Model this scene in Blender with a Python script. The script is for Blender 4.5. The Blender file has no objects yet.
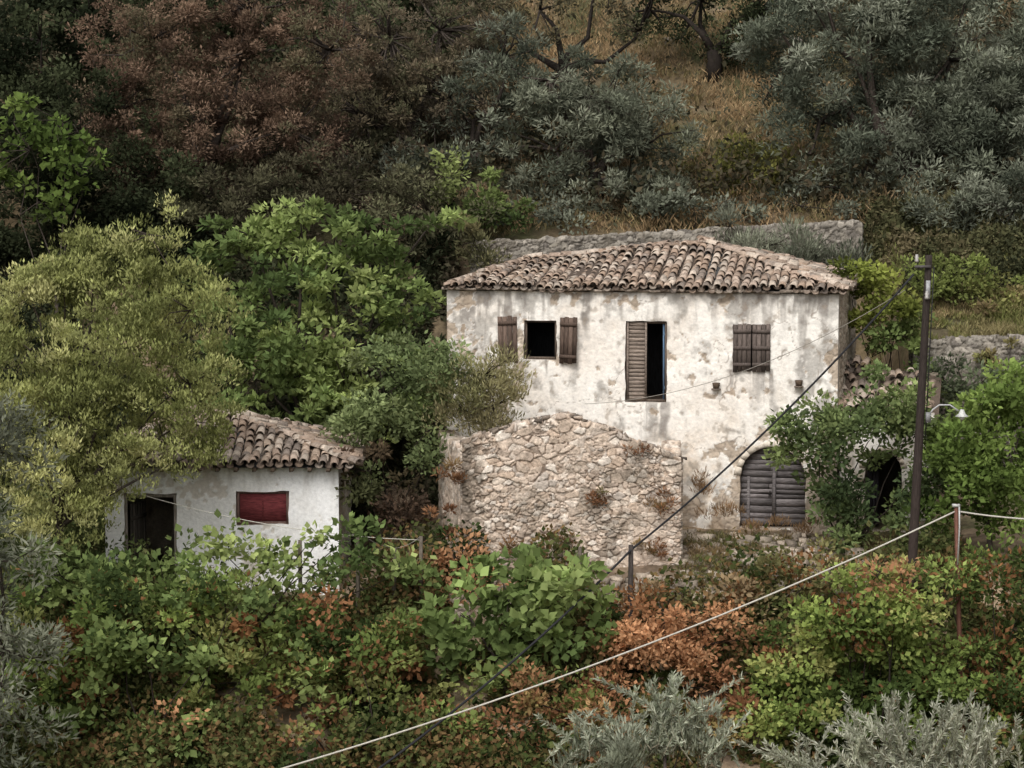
import bpy, math, numpy as np
from mathutils import Vector, Matrix
rng = np.random.default_rng(7)
C = bpy.context.scene.collection
# ---------------------------------------------------------------- camera
CAM = np.array([0.0, -60.0, 8.82]); PITCH = math.radians(5); F = 2400.0
cd = bpy.data.cameras.new("camera"); cam = bpy.data.objects.new("camera", cd); C.objects.link(cam)
cam.location = CAM; cam.rotation_euler = (math.radians(90)-PITCH, 0, 0)
cd.lens = F*36/1024; cd.sensor_width = 36; cd.clip_end = 1000; cd.clip_start = 1
bpy.context.scene.camera = cam
def spot(u, v, y):
    a = (u-512)/F; b = (384-v)/F
    d = np.array([a, math.cos(PITCH)+b*math.sin(PITCH), -math.sin(PITCH)+b*math.cos(PITCH)])
    return CAM + d*((y-CAM[1])/d[1])
# ---------------------------------------------------------------- noise
def h3(ix, iy, iz, seed=0):
    with np.errstate(over='ignore'):
        n = (ix.astype(np.int64)*374761393 + iy.astype(np.int64)*668265263 + iz.astype(np.int64)*1274126177 + seed*974634777) & 0xffffffff
        n = ((n ^ (n >> 13))*1103515245) & 0xffffffff
        n = ((n ^ (n >> 16))*2246822519) & 0xffffffff
        n = n ^ (n >> 15)
    return (n & 0xffffff)/float(0xffffff)
def vnoise(P, seed=0):
    i = np.floor(P).astype(np.int64); f = P-i; f = f*f*(3-2*f); r = 0
    for dx in (0, 1):
        for dy in (0, 1):
            for dz in (0, 1):
                w = (f[:, 0] if dx else 1-f[:, 0])*(f[:, 1] if dy else 1-f[:, 1])*(f[:, 2] if dz else 1-f[:, 2])
                r = r+w*h3(i[:, 0]+dx, i[:, 1]+dy, i[:, 2]+dz, seed)
    return r
def fbm(P, o=4, seed=0):
    P = np.asarray(P, float); a = .5; s = 0; t = 0
    for k in range(o):
        s = s+a*vnoise(P*(2**k)+k*17.3, seed+k); t += a; a *= .5
    return s/t
def voro(P, seed=0, jit=.85):
    i = np.floor(P).astype(np.int64); n = len(P)
    F1 = np.full(n, 9.); F2 = np.full(n, 9.); H = np.zeros(n)
    for dx in (-1, 0, 1):
        for dy in (-1, 0, 1):
            for dz in (-1, 0, 1):
                c = i+np.array([dx, dy, dz])
                q = np.stack([h3(c[:, 0], c[:, 1], c[:, 2], seed+k) for k in (1, 2, 3)], 1)
                d = np.linalg.norm(c+.5+(q-.5)*jit-P, axis=1); hh = h3(c[:, 0], c[:, 1], c[:, 2], seed+9)
                m = d < F1
                F2 = np.where(m, F1, np.minimum(F2, d)); H = np.where(m, hh, H); F1 = np.where(m, d, F1)
    return F1, F2, H
def sst(a, b, x):
    t = np.clip((x-a)/(b-a), 0, 1); return t*t*(3-2*t)
def mix(a, b, t):
    t = np.asarray(t)[:, None]; return np.asarray(a)*(1-t)+np.asarray(b)*t
# ---------------------------------------------------------------- terrain
YS = [-90, -60, -45, -30, -20, -12, -9, -6.4, -5.2, -4, -1.5, 0, 3, 8.8, 10.6, 11.6, 12.4, 20, 30, 45, 80, 250]
ZL = [8, 6.0, -4, -9, -7.3, -4.7, -3.4, -1.8, -.9, -.42, -.06, 0, .3, 2.5, 5.0, 5.6, 7.0, 10.2, 14.3, 22, 42, 120]
ZR = [8, 6.0, -4, -9, -7.3, -4.7, -3.3, -1.6, -.8, -.42, -.06, 0, .5, 5.9, 6.5, 6.9, 7.3, 10.2, 14.3, 22, 42, 120]
def terrain(x, y):
    x = np.asarray(x, float); y = np.asarray(y, float)
    a = np.interp(y, YS, ZL); b = np.interp(y, YS, ZR)
    b = np.where((y > 3) & (y < 9), np.interp(y, [3, 3.35, 9], [.5, 4.3, 5.95]), b)
    z = a+(b-a)*sst(10.4, 11.2, x)
    z = z-.95*sst(-2.5, -4.2, x)*sst(-7, -5, y)*sst(5, 2, y)
    nz = np.sin(x*.9+y*.5)*.07+np.sin(x*.37-y*.8+2)*.1+np.sin(x*2.3+y*1.9)*.03
    far = np.clip((np.abs(y)-3)/8, 0.15, 2.5)
    return z+nz*far
# ---------------------------------------------------------------- mesh helpers
def mesh_np(name, V, Q, col=None, smooth=False):
    me = bpy.data.meshes.new(name)
    V = np.asarray(V, np.float32); Q = np.asarray(Q, np.int32); k = Q.shape[1]
    me.vertices.add(len(V)); me.vertices.foreach_set("co", V.ravel())
    me.loops.add(Q.size); me.polygons.add(len(Q))
    me.polygons.foreach_set("loop_start", np.arange(0, Q.size, k, dtype=np.int32))
    me.loops.foreach_set("vertex_index", Q.ravel())
    me.update(calc_edges=True)
    if col is not None:
        at = me.color_attributes.new("Col", 'FLOAT_COLOR', 'POINT')
        c4 = np.ones((len(V), 4), np.float32); c4[:, :3] = np.clip(col, 0, 1); at.data.foreach_set("color", c4.ravel())
    if smooth: me.polygons.foreach_set("use_smooth", np.ones(len(Q), bool))
    me.validate()
    return me
def obj(name, me, mat=None, loc=(0, 0, 0), parent=None, **kw):
    o = bpy.data.objects.new(name, me); C.objects.link(o); o.location = loc
    if parent is not None: o.parent = parent
    if mat is not None and me is not None: me.materials.append(mat)
    for k, v in kw.items(): o[k] = v
    return o
class Soup:
    def __init__(s): s.V = []; s.Q = []; s.K = []; s.n = 0
    def add(s, V, Q, c):
        V = np.asarray(V, float); Q = np.asarray(Q)
        s.V.append(V); s.Q.append(Q+s.n); c = np.asarray(c, float)
        s.K.append(np.broadcast_to(c, (len(V), 3)) if c.ndim == 1 else c); s.n += len(V)
    def box(s, c, d, col, M=None, jit=0):
        x, y, z = np.array(d)/2
        V = np.array([[-x,-y,-z],[x,-y,-z],[x,y,-z],[-x,y,-z],[-x,-y,z],[x,-y,z],[x,y,z],[-x,y,z]], float)
        if jit: V += rng.uniform(-jit, jit, V.shape)
        if M is not None: V = V@np.array(M).T
        s.add(V+np.array(c), [[0,3,2,1],[4,5,6,7],[0,1,5,4],[1,2,6,5],[2,3,7,6],[3,0,4,7]], col)
    def tube(s, pts, rad, col, n=6):
        pts = np.asarray(pts, float); m = len(pts); rad = np.broadcast_to(rad, (m,))
        T = np.gradient(pts, axis=0); T /= np.linalg.norm(T, axis=1)[:, None]+1e-9
        ref = np.array([0, 0, 1.]) if abs(T[:, 2]).mean() < .8 else np.array([0, 1., 0])
        A = np.cross(T, ref); A /= np.linalg.norm(A, axis=1)[:, None]+1e-9; B = np.cross(T, A)
        th = np.arange(n)*2*math.pi/n
        V = pts[:, None]+rad[:, None, None]*(np.cos(th)[None, :, None]*A[:, None]+np.sin(th)[None, :, None]*B[:, None])
        V = V.reshape(-1, 3); i = np.arange(m-1)[:, None]*n; j = np.arange(n)[None]; k = (j+1) % n
        Q = np.stack([i+j, i+k, i+n+k, i+n+j], -1).reshape(-1, 4)
        e = (m-1)*n
        caps = []
        if n % 2 == 0:
            for t in range(n//2-1):
                caps.append([e+t, e+t+1, e+n-2-t, e+n-1-t]); caps.append([n-1-t, n-2-t, t+1, t])
        if caps: Q = np.vstack([Q, caps])
        s.add(V, Q, col)
    def mesh(s, name, smooth=False):
        return mesh_np(name, np.vstack(s.V), np.vstack(s.Q), np.vstack(s.K), smooth)
# ---------------------------------------------------------------- materials
def mat_col(name, rough=.9, ns=8, namt=.35, bump=.3, bs=30, transl=0, stretch=(1, 1, 1), spec=.15, metallic=0):
    m = bpy.data.materials.new(name); m.use_nodes = True; nt = m.node_tree; N = nt.nodes; L = nt.links; N.clear()
    out = N.new('ShaderNodeOutputMaterial'); at = N.new('ShaderNodeAttribute'); at.attribute_name = "Col"
    tc = N.new('ShaderNodeTexCoord'); mp = N.new('ShaderNodeMapping'); mp.inputs['Scale'].default_value = stretch
    L.new(tc.outputs['Object'], mp.inputs[0])
    no = N.new('ShaderNodeTexNoise'); no.inputs['Scale'].default_value = ns; no.inputs['Detail'].default_value = 6; no.inputs['Roughness'].default_value = .65
    L.new(mp.outputs[0], no.inputs[0])
    mr = N.new('ShaderNodeMapRange'); mr.inputs[1].default_value = .3; mr.inputs[2].default_value = .7
    mr.inputs[3].default_value = 1-namt; mr.inputs[4].default_value = 1+namt; L.new(no.outputs[0], mr.inputs[0])
    vm = N.new('ShaderNodeVectorMath'); vm.operation = 'SCALE'
    L.new(at.outputs['Color'], vm.inputs[0]); L.new(mr.outputs[0], vm.inputs['Scale'])
    if transl:
        b = N.new('ShaderNodeBsdfDiffuse'); L.new(vm.outputs[0], b.inputs[0])
        t = N.new('ShaderNodeBsdfTranslucent'); L.new(vm.outputs[0], t.inputs[0]); mx = N.new('ShaderNodeMixShader'); mx.inputs[0].default_value = transl
        L.new(b.outputs[0], mx.inputs[1]); L.new(t.outputs[0], mx.inputs[2]); L.new(mx.outputs[0], out.inputs[0])
        return m
    b = N.new('ShaderNodeBsdfPrincipled'); b.inputs['Roughness'].default_value = rough
    b.inputs['Specular IOR Level'].default_value = spec; b.inputs['Metallic'].default_value = metallic
    L.new(vm.outputs[0], b.inputs['Base Color'])
    if bump:
        n2 = N.new('ShaderNodeTexNoise'); n2.inputs['Scale'].default_value = bs; n2.inputs['Detail'].default_value = 5
        L.new(mp.outputs[0], n2.inputs[0]); bp = N.new('ShaderNodeBump'); bp.inputs['Strength'].default_value = bump; bp.inputs['Distance'].default_value = .03
        L.new(n2.outputs[0], bp.inputs['Height']); L.new(bp.outputs[0], b.inputs['Normal'])
    L.new(b.outputs[0], out.inputs[0])
    return m
M_leaf = mat_col("leaf_material", .75, .8, .22, 0, transl=.38)
M_bark = mat_col("bark_material", .95, 12, .4, .6, 20)
M_plaster = mat_col("plaster_material", .95, 11, .14, .5, 14)
M_stone = mat_col("stone_material", .95, 16, .32, .6, 26)
M_tile = mat_col("roof_tile_material", .9, 14, .35, .3, 30)
M_wood = mat_col("weathered_wood_material", .9, 10, .5, .3, 14, stretch=(5, 5, .6))
M_woodh = mat_col("weathered_board_material", .9, 10, .6, .4, 14, stretch=(.6, 5, 5))
M_metal = mat_col("metal_material", .6, 20, .25, .1, 30, metallic=.2)
M_cable = mat_col("cable_material", .7, 10, .1, 0)
M_ground = mat_col("ground_material", 1, 5, .4, .8, 12)
M_grass = mat_col("grass_material", .9, 1.2, .3, 0, transl=.3)
# ---------------------------------------------------------------- ground
xs = np.unique(np.concatenate([np.linspace(-160, -22, 30), np.arange(-22, 22, .16), np.linspace(22, 160, 30)]))
ys = np.unique(np.concatenate([np.linspace(-90, -16, 25), np.arange(-16, 14, .14), np.arange(14, 50, .5), np.linspace(50, 250, 30)]))
X, Y = np.meshgrid(xs, ys); x = X.ravel(); y = Y.ravel()
P = np.stack([x, y, 0*x], 1)
z = terrain(x, y)+(fbm(P*1.3, 4)-.5)*.25+(fbm(P*5, 2, 5)-.5)*.08
i = np.arange(len(ys)-1)[:, None]*len(xs); j = np.arange(len(xs)-1)[None]
Q = np.stack([i+j, i+j+1, i+j+1+len(xs), i+j+len(xs)], -1).reshape(-1, 4)
col = mix([.19, .14, .10], [.32, .24, .16], sst(.35, .65, fbm(P*.9, 4, 3)))
back = sst(3.2, 6, y)
col = mix(col, [.16, .12, .07], back*(.4+.6*sst(.35, .6, fbm(P*.5, 4, 8))))
col = mix(col, [.06, .07, .03], sst(.47, .62, fbm(P*.6, 4, 11))*.8)
col = mix(col, [.09, .07, .045], sst(.55, .7, fbm(P*2.5, 3, 12))*.7)
obj("ground", mesh_np("ground", np.stack([x, y, z], 1), Q, col, True), M_ground, kind="structure")
# ---------------------------------------------------------------- stone walls
def stone_wall(L_, topf, zbot, th, res=.035, cell=(.3, .3, .19), seed=0, pal=None, amp=.045, rag=.12, mort=(.13, .10, .08), smear=.55, sm_c=(.46, .39, .30), jw=.10, darkleft=0):
    pal = pal or [(.30, .25, .20), (.42, .35, .27), (.50, .43, .35), (.24, .20, .165), (.38, .31, .25)]
    a = np.arange(0, L_+res*.5, res); top = topf(a)
    Pn = np.stack([a*3.1, 0*a, 0*a+seed], 1); top = top+(fbm(Pn, 4, seed)-.5)*2*rag
    if rag > .04: top = top+(np.floor(h3(np.floor(a/.23).astype(int), 0*a.astype(int), 0*a.astype(int), seed)*3)-1)*rag*.35
    nv = int((top.max()-zbot)/res); nt = max(3, int(th/(res*1.6)))
    rows = []
    for k in range(nv): rows.append(np.stack([a, 0*a, zbot+(top-zbot)*k/nv], 1))
    for k in range(nt+1): rows.append(np.stack([a, th*k/nt+0*a, top], 1))
    for k in range(1, 16): rows.append(np.stack([a, th+0*a, top+(zbot-top)*k/15], 1))
    V = np.array(rows); R, n, _ = V.shape; nrm = np.zeros_like(V)
    nrm[:nv, :, 1] = -1; nrm[nv:nv+nt+1, :, 2] = 1; nrm[nv+nt+1:, :, 1] = 1
    nrm[nv, :, 1] = -.7; nrm[nv+nt, :, 1] = .7
    Pp = V.reshape(-1, 3).copy()
    wob = np.stack([fbm(Pp*3, 3, seed+21), fbm(Pp*3, 2, seed+22), fbm(Pp*3, 3, seed+23)], 1)-.5
    F1, F2, H = voro((Pp+wob*.2)/np.array(cell), seed)
    G1, G2, H_ = voro((Pp+wob*.12)/np.array(cell)*1.8, seed+50)
    small = fbm(Pp*1.6, 2, seed+60) > .53
    e = np.where(small, (G2-G1)*.65, F2-F1); H = np.where(small, H_, H)
    bulge = sst(0, jw, e)
    rough = fbm(Pp*9, 3, seed+4)
    sm = sst(.47, .6, fbm(Pp*1.5, 4, seed+30))*smear
    d = amp*bulge*(.35+1.0*H)*(1-.6*sm)+(rough-.5)*.045
    Pp = Pp+nrm.reshape(-1, 3)*d[:, None]
    H2 = (H*7.77) % 1; pal = np.array(pal); c = pal[np.minimum((H2*len(pal)).astype(int), len(pal)-1)]*(.7+.6*rough)[:, None]
    c = mix(np.array(mort), c, .1+.9*sst(.0, jw*.8, e))
    c = mix(c, np.array(sm_c)*1., sm)
    c = mix(c, [.15, .13, .10], sst(.56, .72, fbm(Pp*1.7, 3, seed+31))*.45)
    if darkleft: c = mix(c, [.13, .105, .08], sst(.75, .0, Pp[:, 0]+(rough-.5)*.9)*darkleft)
    Q = [[r*n+k, r*n+k+1, (r+1)*n+k+1, (r+1)*n+k] for r in range(R-1) for k in range(n-1)]
    s = Soup(); s.add(Pp, Q, c)
    for colk in (0, n-1):
        fr = Pp.reshape(R, n, 3)[:nv+1, colk]; m = len(fr); K = 8
        g = np.array([fr*(1-t)+(fr*[1, 0, 1]+[0, th, 0])*t for t in np.linspace(0, 1, K)])
        g[:, :, 2] = np.minimum(g[:, :, 2], fr[-1, 2])
        gp = g.reshape(-1, 3); f1, f2, hh = voro(gp/np.array(cell), seed); ee = sst(0, jw, f2-f1)
        gp2 = gp.copy(); inner = np.ones((K, m)); inner[0] = 0; inner[-1] = 0
        gp2[:, 0] += (1 if colk else -1)*.05*ee*inner.ravel()
        cc = mix(np.array(mort), pal[np.minimum((((hh*7.77) % 1)*len(pal)).astype(int), len(pal)-1)], .25+.75*ee)
        s.add(gp2, [[r*m+k, r*m+k+1, (r+1)*m+k+1, (r+1)*m+k] for r in range(K-1) for k in range(m-1)], cc)
    return s
# ---------------------------------------------------------------- plaster wall with openings
def plaster_wall(name, W, z0, z1, ops, colorf, th=.45, res=.028):
    def axis(a, b, e):
        g = list(np.linspace(a, b, int((b-a)/res)+1)); e = [q for q in e if a < q < b]
        g = [q for q in g if all(abs(q-k) > res*.45 for k in e)]
        return np.array(sorted(g+e))
    gx = axis(0, W, [q for o in ops for q in o[:2]]); gz = axis(z0, z1, [q for o in ops for q in (o[2], o[3])])
    nx, nz = len(gx), len(gz); X, Z = np.meshgrid(gx, gz); s_ = X.ravel(); z_ = Z.ravel()
    c, dep = colorf(s_, z_)
    V = np.stack([s_, dep, z_], 1)
    V[:, 0] += (fbm(np.stack([s_*4, z_*4, 0*s_], 1), 2, 77)-.5)*.06*((s_ > .05) & (s_ < W-.05))
    V[:, 2] += (fbm(np.stack([s_*4, z_*4, 0*s_+9], 1), 2, 78)-.5)*.06
    cx = (gx[:-1]+gx[1:])/2; cz = (gz[:-1]+gz[1:])/2; rem = np.zeros((nz-1, nx-1), bool)
    for o in ops:
        a, b, c0, c1, ah = o
        inx = (cx > a) & (cx < b)
        m = (cx-(a+b)/2)/((b-a)/2); topz = np.where(np.abs(m) < 1, (c1-ah)+ah*np.sqrt(np.clip(1-m*m, 0, 1)), c0)
        if ah == 0: topz = np.full_like(cx, c1)
        rem |= inx[None]&(cz[:, None] > c0)&(cz[:, None] < topz[None])
    Q = []; S = Soup(); V2 = []; C2 = []; Q2 = []
    for r in range(nz-1):
        for k in range(nx-1):
            if not rem[r, k]: Q.append([r*nx+k, r*nx+k+1, (r+1)*nx+k+1, (r+1)*nx+k]); continue
            for (dr, dk, e) in ((0, -1, (r*nx+k, (r+1)*nx+k)), (0, 1, ((r+1)*nx+k+1, r*nx+k+1)), (-1, 0, (r*nx+k+1, r*nx+k)), (1, 0, ((r+1)*nx+k, (r+1)*nx+k+1))):
                rr, kk = r+dr, k+dk
                if rr < 0 or rr >= nz-1 or kk < 0 or kk >= nx-1 or not rem[rr, kk]:
                    p, q = V[e[0]], V[e[1]]; b = len(V2)
                    V2 += [p, q, q+[0, th, 0], p+[0, th, 0]]; Q2.append([b, b+1, b+2, b+3]); C2 += [[.42, .36, .30]]*4
    S.add(V, Q, c)
    if V2: S.add(V2, Q2, np.array(C2))
    S.add([[0, 0, z1], [W, 0, z1], [W, th, z1], [0, th, z1]], [[0, 1, 2, 3]], [.4, .35, .3])
    for xx in (0, W): S.add([[xx, 0, z0], [xx, 0, z1], [xx, th, z1], [xx, th, z0]], [[0, 1, 2, 3]], [.4, .35, .3])
    return S.mesh(name)
# ---------------------------------------------------------------- tiles
TPAL = np.array([(.40, .30, .235), (.47, .37, .30), (.31, .235, .185), (.54, .45, .37), (.36, .265, .20), (.27, .22, .185), (.44, .34, .265), (.49, .41, .34)])
def tile(S, p, d, n, length, r0, r1, cover, col):
    d = d/np.linalg.norm(d); a = np.cross(d, n); a /= np.linalg.norm(a); n = np.cross(a, d); k = 7
    th = np.linspace(0, math.pi, k); V = []
    for (q, r, lift) in ((0, r0, .0), (length, r1, -.0)):
        for rr in (r, r-.018):
            hz = np.sin(th)*rr*.85
            if not cover: hz = -hz+.02
            V.append(np.array(p)+d*q+np.cos(th)[:, None]*rr*a+(hz[:, None]+lift)*n)
    V = np.vstack(V); Q = []
    for i in range(k-1):
        Q += [[i, i+1, 2*k+i+1, 2*k+i], [k+i, 3*k+i, 3*k+i+1, k+i+1], [i, k+i, k+i+1, i+1], [2*k+i, 2*k+i+1, 3*k+i+1, 3*k+i]]
    S.add(V, Q, col)
def tile_patch(S, O, A, U, L_, z0, slope, umax, spacing=.235, step=.30, sag=0, miss=.015, jt=1.):
    O = np.array(O, float); A = np.array(A, float); U = np.array(U, float); nc = int(L_/spacing)
    for i in range(nc+1):
        for cover in (False, True):
            a = i*spacing+(0 if cover else spacing/2)+rng.uniform(-.025, .025)
            if a > L_: continue
            um = umax(a); u = rng.uniform(-.08, .06)-(0 if cover else .03); sl = slope(a)
            while u < um-.05:
                ln = min(.41, um-u+.10); o = O+A*a+U*u
                sg = -sag*math.sin(math.pi*np.clip(u/max(um, .3), 0, 1))+.04*math.sin(a*1.7)+.025*math.sin(a*4+u*3)
                p = [o[0]+rng.normal(0, .010), o[1], z0+u*sl+sg+(.045 if cover else 0)+rng.uniform(-.012, .025)]
                w_ = rng.normal(0, .085)*jt
                dd = np.array([U[0]+w_*A[0], U[1]+w_*A[1], sl-.07+rng.normal(0, .03)])
                nn = np.array([-U[0]*sl, -U[1]*sl, 1.])
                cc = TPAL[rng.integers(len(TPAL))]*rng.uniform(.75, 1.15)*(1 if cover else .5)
                if rng.random() > miss: tile(S, p, dd, nn, ln, .100*rng.uniform(.92, 1.08), .080, cover, cc)
                u += step*rng.uniform(.82, 1.14)
def ridge_tiles(S, p, q, r=.12):
    p = np.array(p, float); q = np.array(q, float); d = q-p; L_ = np.linalg.norm(d); d /= L_; t = 0
    while t < L_:
        tile(S, p+d*t+[0, 0, .04+rng.uniform(-.03, .03)], d+rng.normal(0, .07, 3)+[0, 0, -.05], np.array([0, 0, 1.]), .42, r, r*.85, True, TPAL[rng.integers(len(TPAL))]*rng.uniform(.75, 1.15)); t += .31
def hip_roof(x0, x1, y0, y1, z0, rl, rr, over=0):
    S = Soup()
    def sf(a):
        X_ = x0+a; t = np.clip((X_-rl[0])/(rr[0]-rl[0]), 0, 1); return ((rl[2]-z0)*(1-t)+(rr[2]-z0)*t)/((rl[1]*(1-t)+rr[1]*t)-y0)
    def um(a):
        X_ = x0+a
        if X_ < rl[0]: return (X_-x0)/(rl[0]-x0)*(rl[1]-y0)
        if X_ > rr[0]: return (x1-X_)/(x1-rr[0])*(rr[1]-y0)
        t = (X_-rl[0])/(rr[0]-rl[0]); return rl[1]*(1-t)+rr[1]*t-y0
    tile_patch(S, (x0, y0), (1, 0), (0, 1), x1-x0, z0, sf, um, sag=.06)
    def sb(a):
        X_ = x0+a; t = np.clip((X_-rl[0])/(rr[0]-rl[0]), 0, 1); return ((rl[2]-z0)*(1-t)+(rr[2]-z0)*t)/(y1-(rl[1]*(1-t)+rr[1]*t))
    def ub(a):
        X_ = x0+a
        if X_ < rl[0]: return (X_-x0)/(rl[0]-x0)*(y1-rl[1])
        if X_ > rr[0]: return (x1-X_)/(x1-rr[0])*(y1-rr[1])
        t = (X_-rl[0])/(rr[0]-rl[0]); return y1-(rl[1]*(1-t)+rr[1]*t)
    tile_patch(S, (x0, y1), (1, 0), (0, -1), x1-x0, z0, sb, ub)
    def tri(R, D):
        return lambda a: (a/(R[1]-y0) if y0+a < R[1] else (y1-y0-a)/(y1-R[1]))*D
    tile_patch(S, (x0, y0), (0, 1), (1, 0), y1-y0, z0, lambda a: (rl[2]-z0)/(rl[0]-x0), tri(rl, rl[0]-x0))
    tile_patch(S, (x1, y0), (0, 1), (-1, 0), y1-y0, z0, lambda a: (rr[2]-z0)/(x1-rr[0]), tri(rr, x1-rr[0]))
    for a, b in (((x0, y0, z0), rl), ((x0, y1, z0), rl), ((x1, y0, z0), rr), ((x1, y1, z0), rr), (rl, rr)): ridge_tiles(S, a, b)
    g = -.09; e = .12
    D = np.array([[x0+e, y0+e, z0], [x1-e, y0+e, z0], [x1-e, y1-e, z0], [x0+e, y1-e, z0], rl, rr, [rl[0], y0+e, z0], [rr[0], y0+e, z0], [rl[0], y1-e, z0], [rr[0], y1-e, z0]])+[0, 0, g]
    S.add(D, [[6, 7, 5, 4], [9, 8, 4, 5]], [.10, .075, .06])
    return S, D
def finish_roof(name, S, D, parent):
    o = obj(name, S.mesh(name), M_tile, parent=parent)
    dk = mesh_np("roof_deck", D, [[0, 6, 4], [7, 1, 5], [1, 2, 5], [2, 9, 5], [8, 3, 4], [3, 0, 4]], np.full((len(D), 3), .08))
    obj("roof_deck", dk, M_wood, parent=o)
    return o
# ---------------------------------------------------------------- boards
def boards(S, w, h, n, vertical=True, col=(.1, .07, .05), t=.03, o=(0, 0, 0), battens=2, var=.3, gap=.012):
    for k in range(n):
        c = np.array(col)*rng.uniform(1-var, 1+var)
        if vertical: S.box((o[0]+(k+.5)*w/n, o[1]+rng.uniform(-.004, .004), o[2]+h/2+rng.uniform(-.02, .02)), (w/n-gap, t, h), c, jit=.004)
        else: S.box((o[0]+w/2, o[1]+rng.uniform(-.004, .004), o[2]+(k+.5)*h/n), (w, t, h/n-gap), c, jit=min(.004, gap))
    for k in range(battens):
        zz = o[2]+h*(.15+.7*k/max(1, battens-1))
        S.box((o[0]+w/2, o[1]-t*.9, zz), (w*.96, .025, .09), np.array(col)*.8, jit=.004)
def frame(w, h, t, d, col):
    S = Soup(); S.box((-t/2, 0, h/2), (t, d, h+2*t), col, jit=.004); S.box((w+t/2, 0, h/2), (t, d, h+2*t), col, jit=.004)
    S.box((w/2, 0.002, h+t/2), (w, d, t), col, jit=.004); S.box((w/2, 0.002, -t/2), (w, d, t), col, jit=.004); return S
# ================================================================ MAIN HOUSE
ANG = -math.asin(2/9.99)
house = obj("house", None, label="two-storey abandoned plaster house with a tiled hip roof and broken shutters", category="house")
house.location = (-1.66, 1.0, 0); house.rotation_euler = (0, 0, ANG)
HW, HD = 9.90, 7.0
ops = [(2.0, 2.84, 4.15, 5.14, 0), (4.6, 5.65, 3.12, 5.15, 0), (7.30, 8.24, 3.95, 5.09, 0), (7.50, 9.14, .03, 2.08, .75)]
def facade(s, z):
    P = np.stack([s, z, 0*s], 1)
    n1 = fbm(P*.9, 5, 1); n2 = fbm(P*2.6, 5, 2); n3 = fbm(P*7, 4, 3); n4 = fbm(P*16, 3, 33)
    c = mix([.93, .885, .82], [.87, .80, .72], sst(.38, .68, n1*.6+n2*.4))
    c = mix(c, [.74, .66, .57], sst(.54, .70, n2*.5+n3*.5)*.4)
    c = mix(c, [.68, .53, .38], sst(3.3, .3, z)*sst(.42, .62, n2*.6+n3*.4)*.8)
    gb = .12*sst(5.0, 5.9, z)+.18*sst(1.7, .2, s)*sst(2.5, 4.2, z)+.15*sst(8.6, 9.9, s)*sst(1.8, 3.2, z)+.05*sst(1.6, .2, z)-.02
    g = sst(.50, .66, fbm(P*[3.6, 2.0, 1], 6, 14)*.65+n3*.35+gb)
    c = mix(c, [.34, .315, .285], g*.7)
    st = fbm(np.stack([s*5, z*.45, 0*s+4], 1), 5, 6)*.8+fbm(np.stack([s*14, z*.9, 0*s+4], 1), 3, 16)*.2
    def drip(a, b, zt, ln): return sst(a-.15, a+.05, s)*sst(b+.15, b-.05, s)*sst(zt-ln, zt-.05, z)*(z < zt+.02)
    m = sst(4.6, 5.85, z)*1.0+1.1*drip(2, 2.9, 4.15, 1.3)+1.2*drip(4.5, 5.7, 3.12, 1.5)+1.1*drip(7.2, 8.3, 3.95, 1.3)+.8*drip(8.9, 9.99, 5.9, 4)+.9*drip(0, 1.5, 5.9, 2.8)
    c = mix(c, [.28, .25, .225], np.clip(sst(.48, .64, st)*m, 0, .8)*(.4+n3))
    c = mix(c, [.24, .215, .19], np.clip(sst(.40, .58, st*.4+n3*.6)*drip(3.47, 3.6, 5.7, 1.7), 0, .8))
    pn = fbm(P*2.1, 6, 9)*.6+n3*.25+n4*.08
    pb = .15*sst(1.9, .2, z)+.25*sst(9.25, 9.9, s)*sst(5.9, 4, z)+.10*sst(1.6, .4, s)*sst(3, 4, z)+.10*sst(3.9, 3.2, z)*sst(2.0, 3.0, z)*sst(3.2, 2.2, s)
    pb += .10*sst(6.0, 7.4, s)*sst(3.2, 1.8, z)-.018
    pl = sst(.575, .592, pn+pb)
    F1, F2, H = voro((P+(np.stack([n2, n3, n2], 1)-.5)*.2)/[.26, .15, 1], 3)
    e = sst(0, .12, F2-F1)
    pc = mix([.38, .29, .21], [.62, .51, .40], H)*(.6+.4*e)[:, None]
    c = mix(c, pc, pl*.85)
    rim = sst(.552, .572, pn+pb)*(1-pl); c = mix(c, [.92, .88, .83], rim*.5)
    cr = np.abs(fbm(P*.8, 4, 40)-.5); c = mix(c, [.28, .23, .19], sst(.0055, .001, cr)*.75)
    c = mix(c, [.36, .30, .24], sst(.66, .74, n3)*.5)
    c = c*(.9+.2*n4)[:, None]
    dep = .03*pl-.02*pl*e+(n1-.5)*.08+(n2-.5)*.03+(n3-.5)*.015
    return c, dep
obj("wall", plaster_wall("front_wall", HW, -.4, 5.93, ops, facade), M_plaster, parent=house, label="peeling whitewashed facade")
PALW = [(.33, .27, .21), (.42, .35, .28), (.48, .42, .34), (.28, .23, .18), (.38, .31, .24)]
S = stone_wall(HD-.46, lambda a: 5.9+0*a, -.4, .45, seed=5, pal=PALW, rag=.01, amp=.05, smear=.25)
w = obj("wall", S.mesh("side_wall"), M_stone, parent=house, loc=(HW-.02, .46, 0), label="rough exposed stone side wall"); w.rotation_euler = (0, 0, math.radians(90))
S = stone_wall(HD-.46, lambda a: 5.9+0*a, -.4, .45, res=.08, seed=6, pal=PALW, rag=.01)
w = obj("wall", S.mesh("side_wall"), M_stone, parent=house, loc=(.02, HD, 0)); w.rotation_euler = (0, 0, math.radians(-90))
S = stone_wall(HW-1, lambda a: 5.9+0*a, -.4, .45, res=.08, seed=8, pal=PALW, rag=.01)
w = obj("wall", S.mesh("back_wall"), M_stone, parent=house, loc=(HW-.5, HD-.02, 0)); w.rotation_euler = (0, 0, math.pi)
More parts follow.
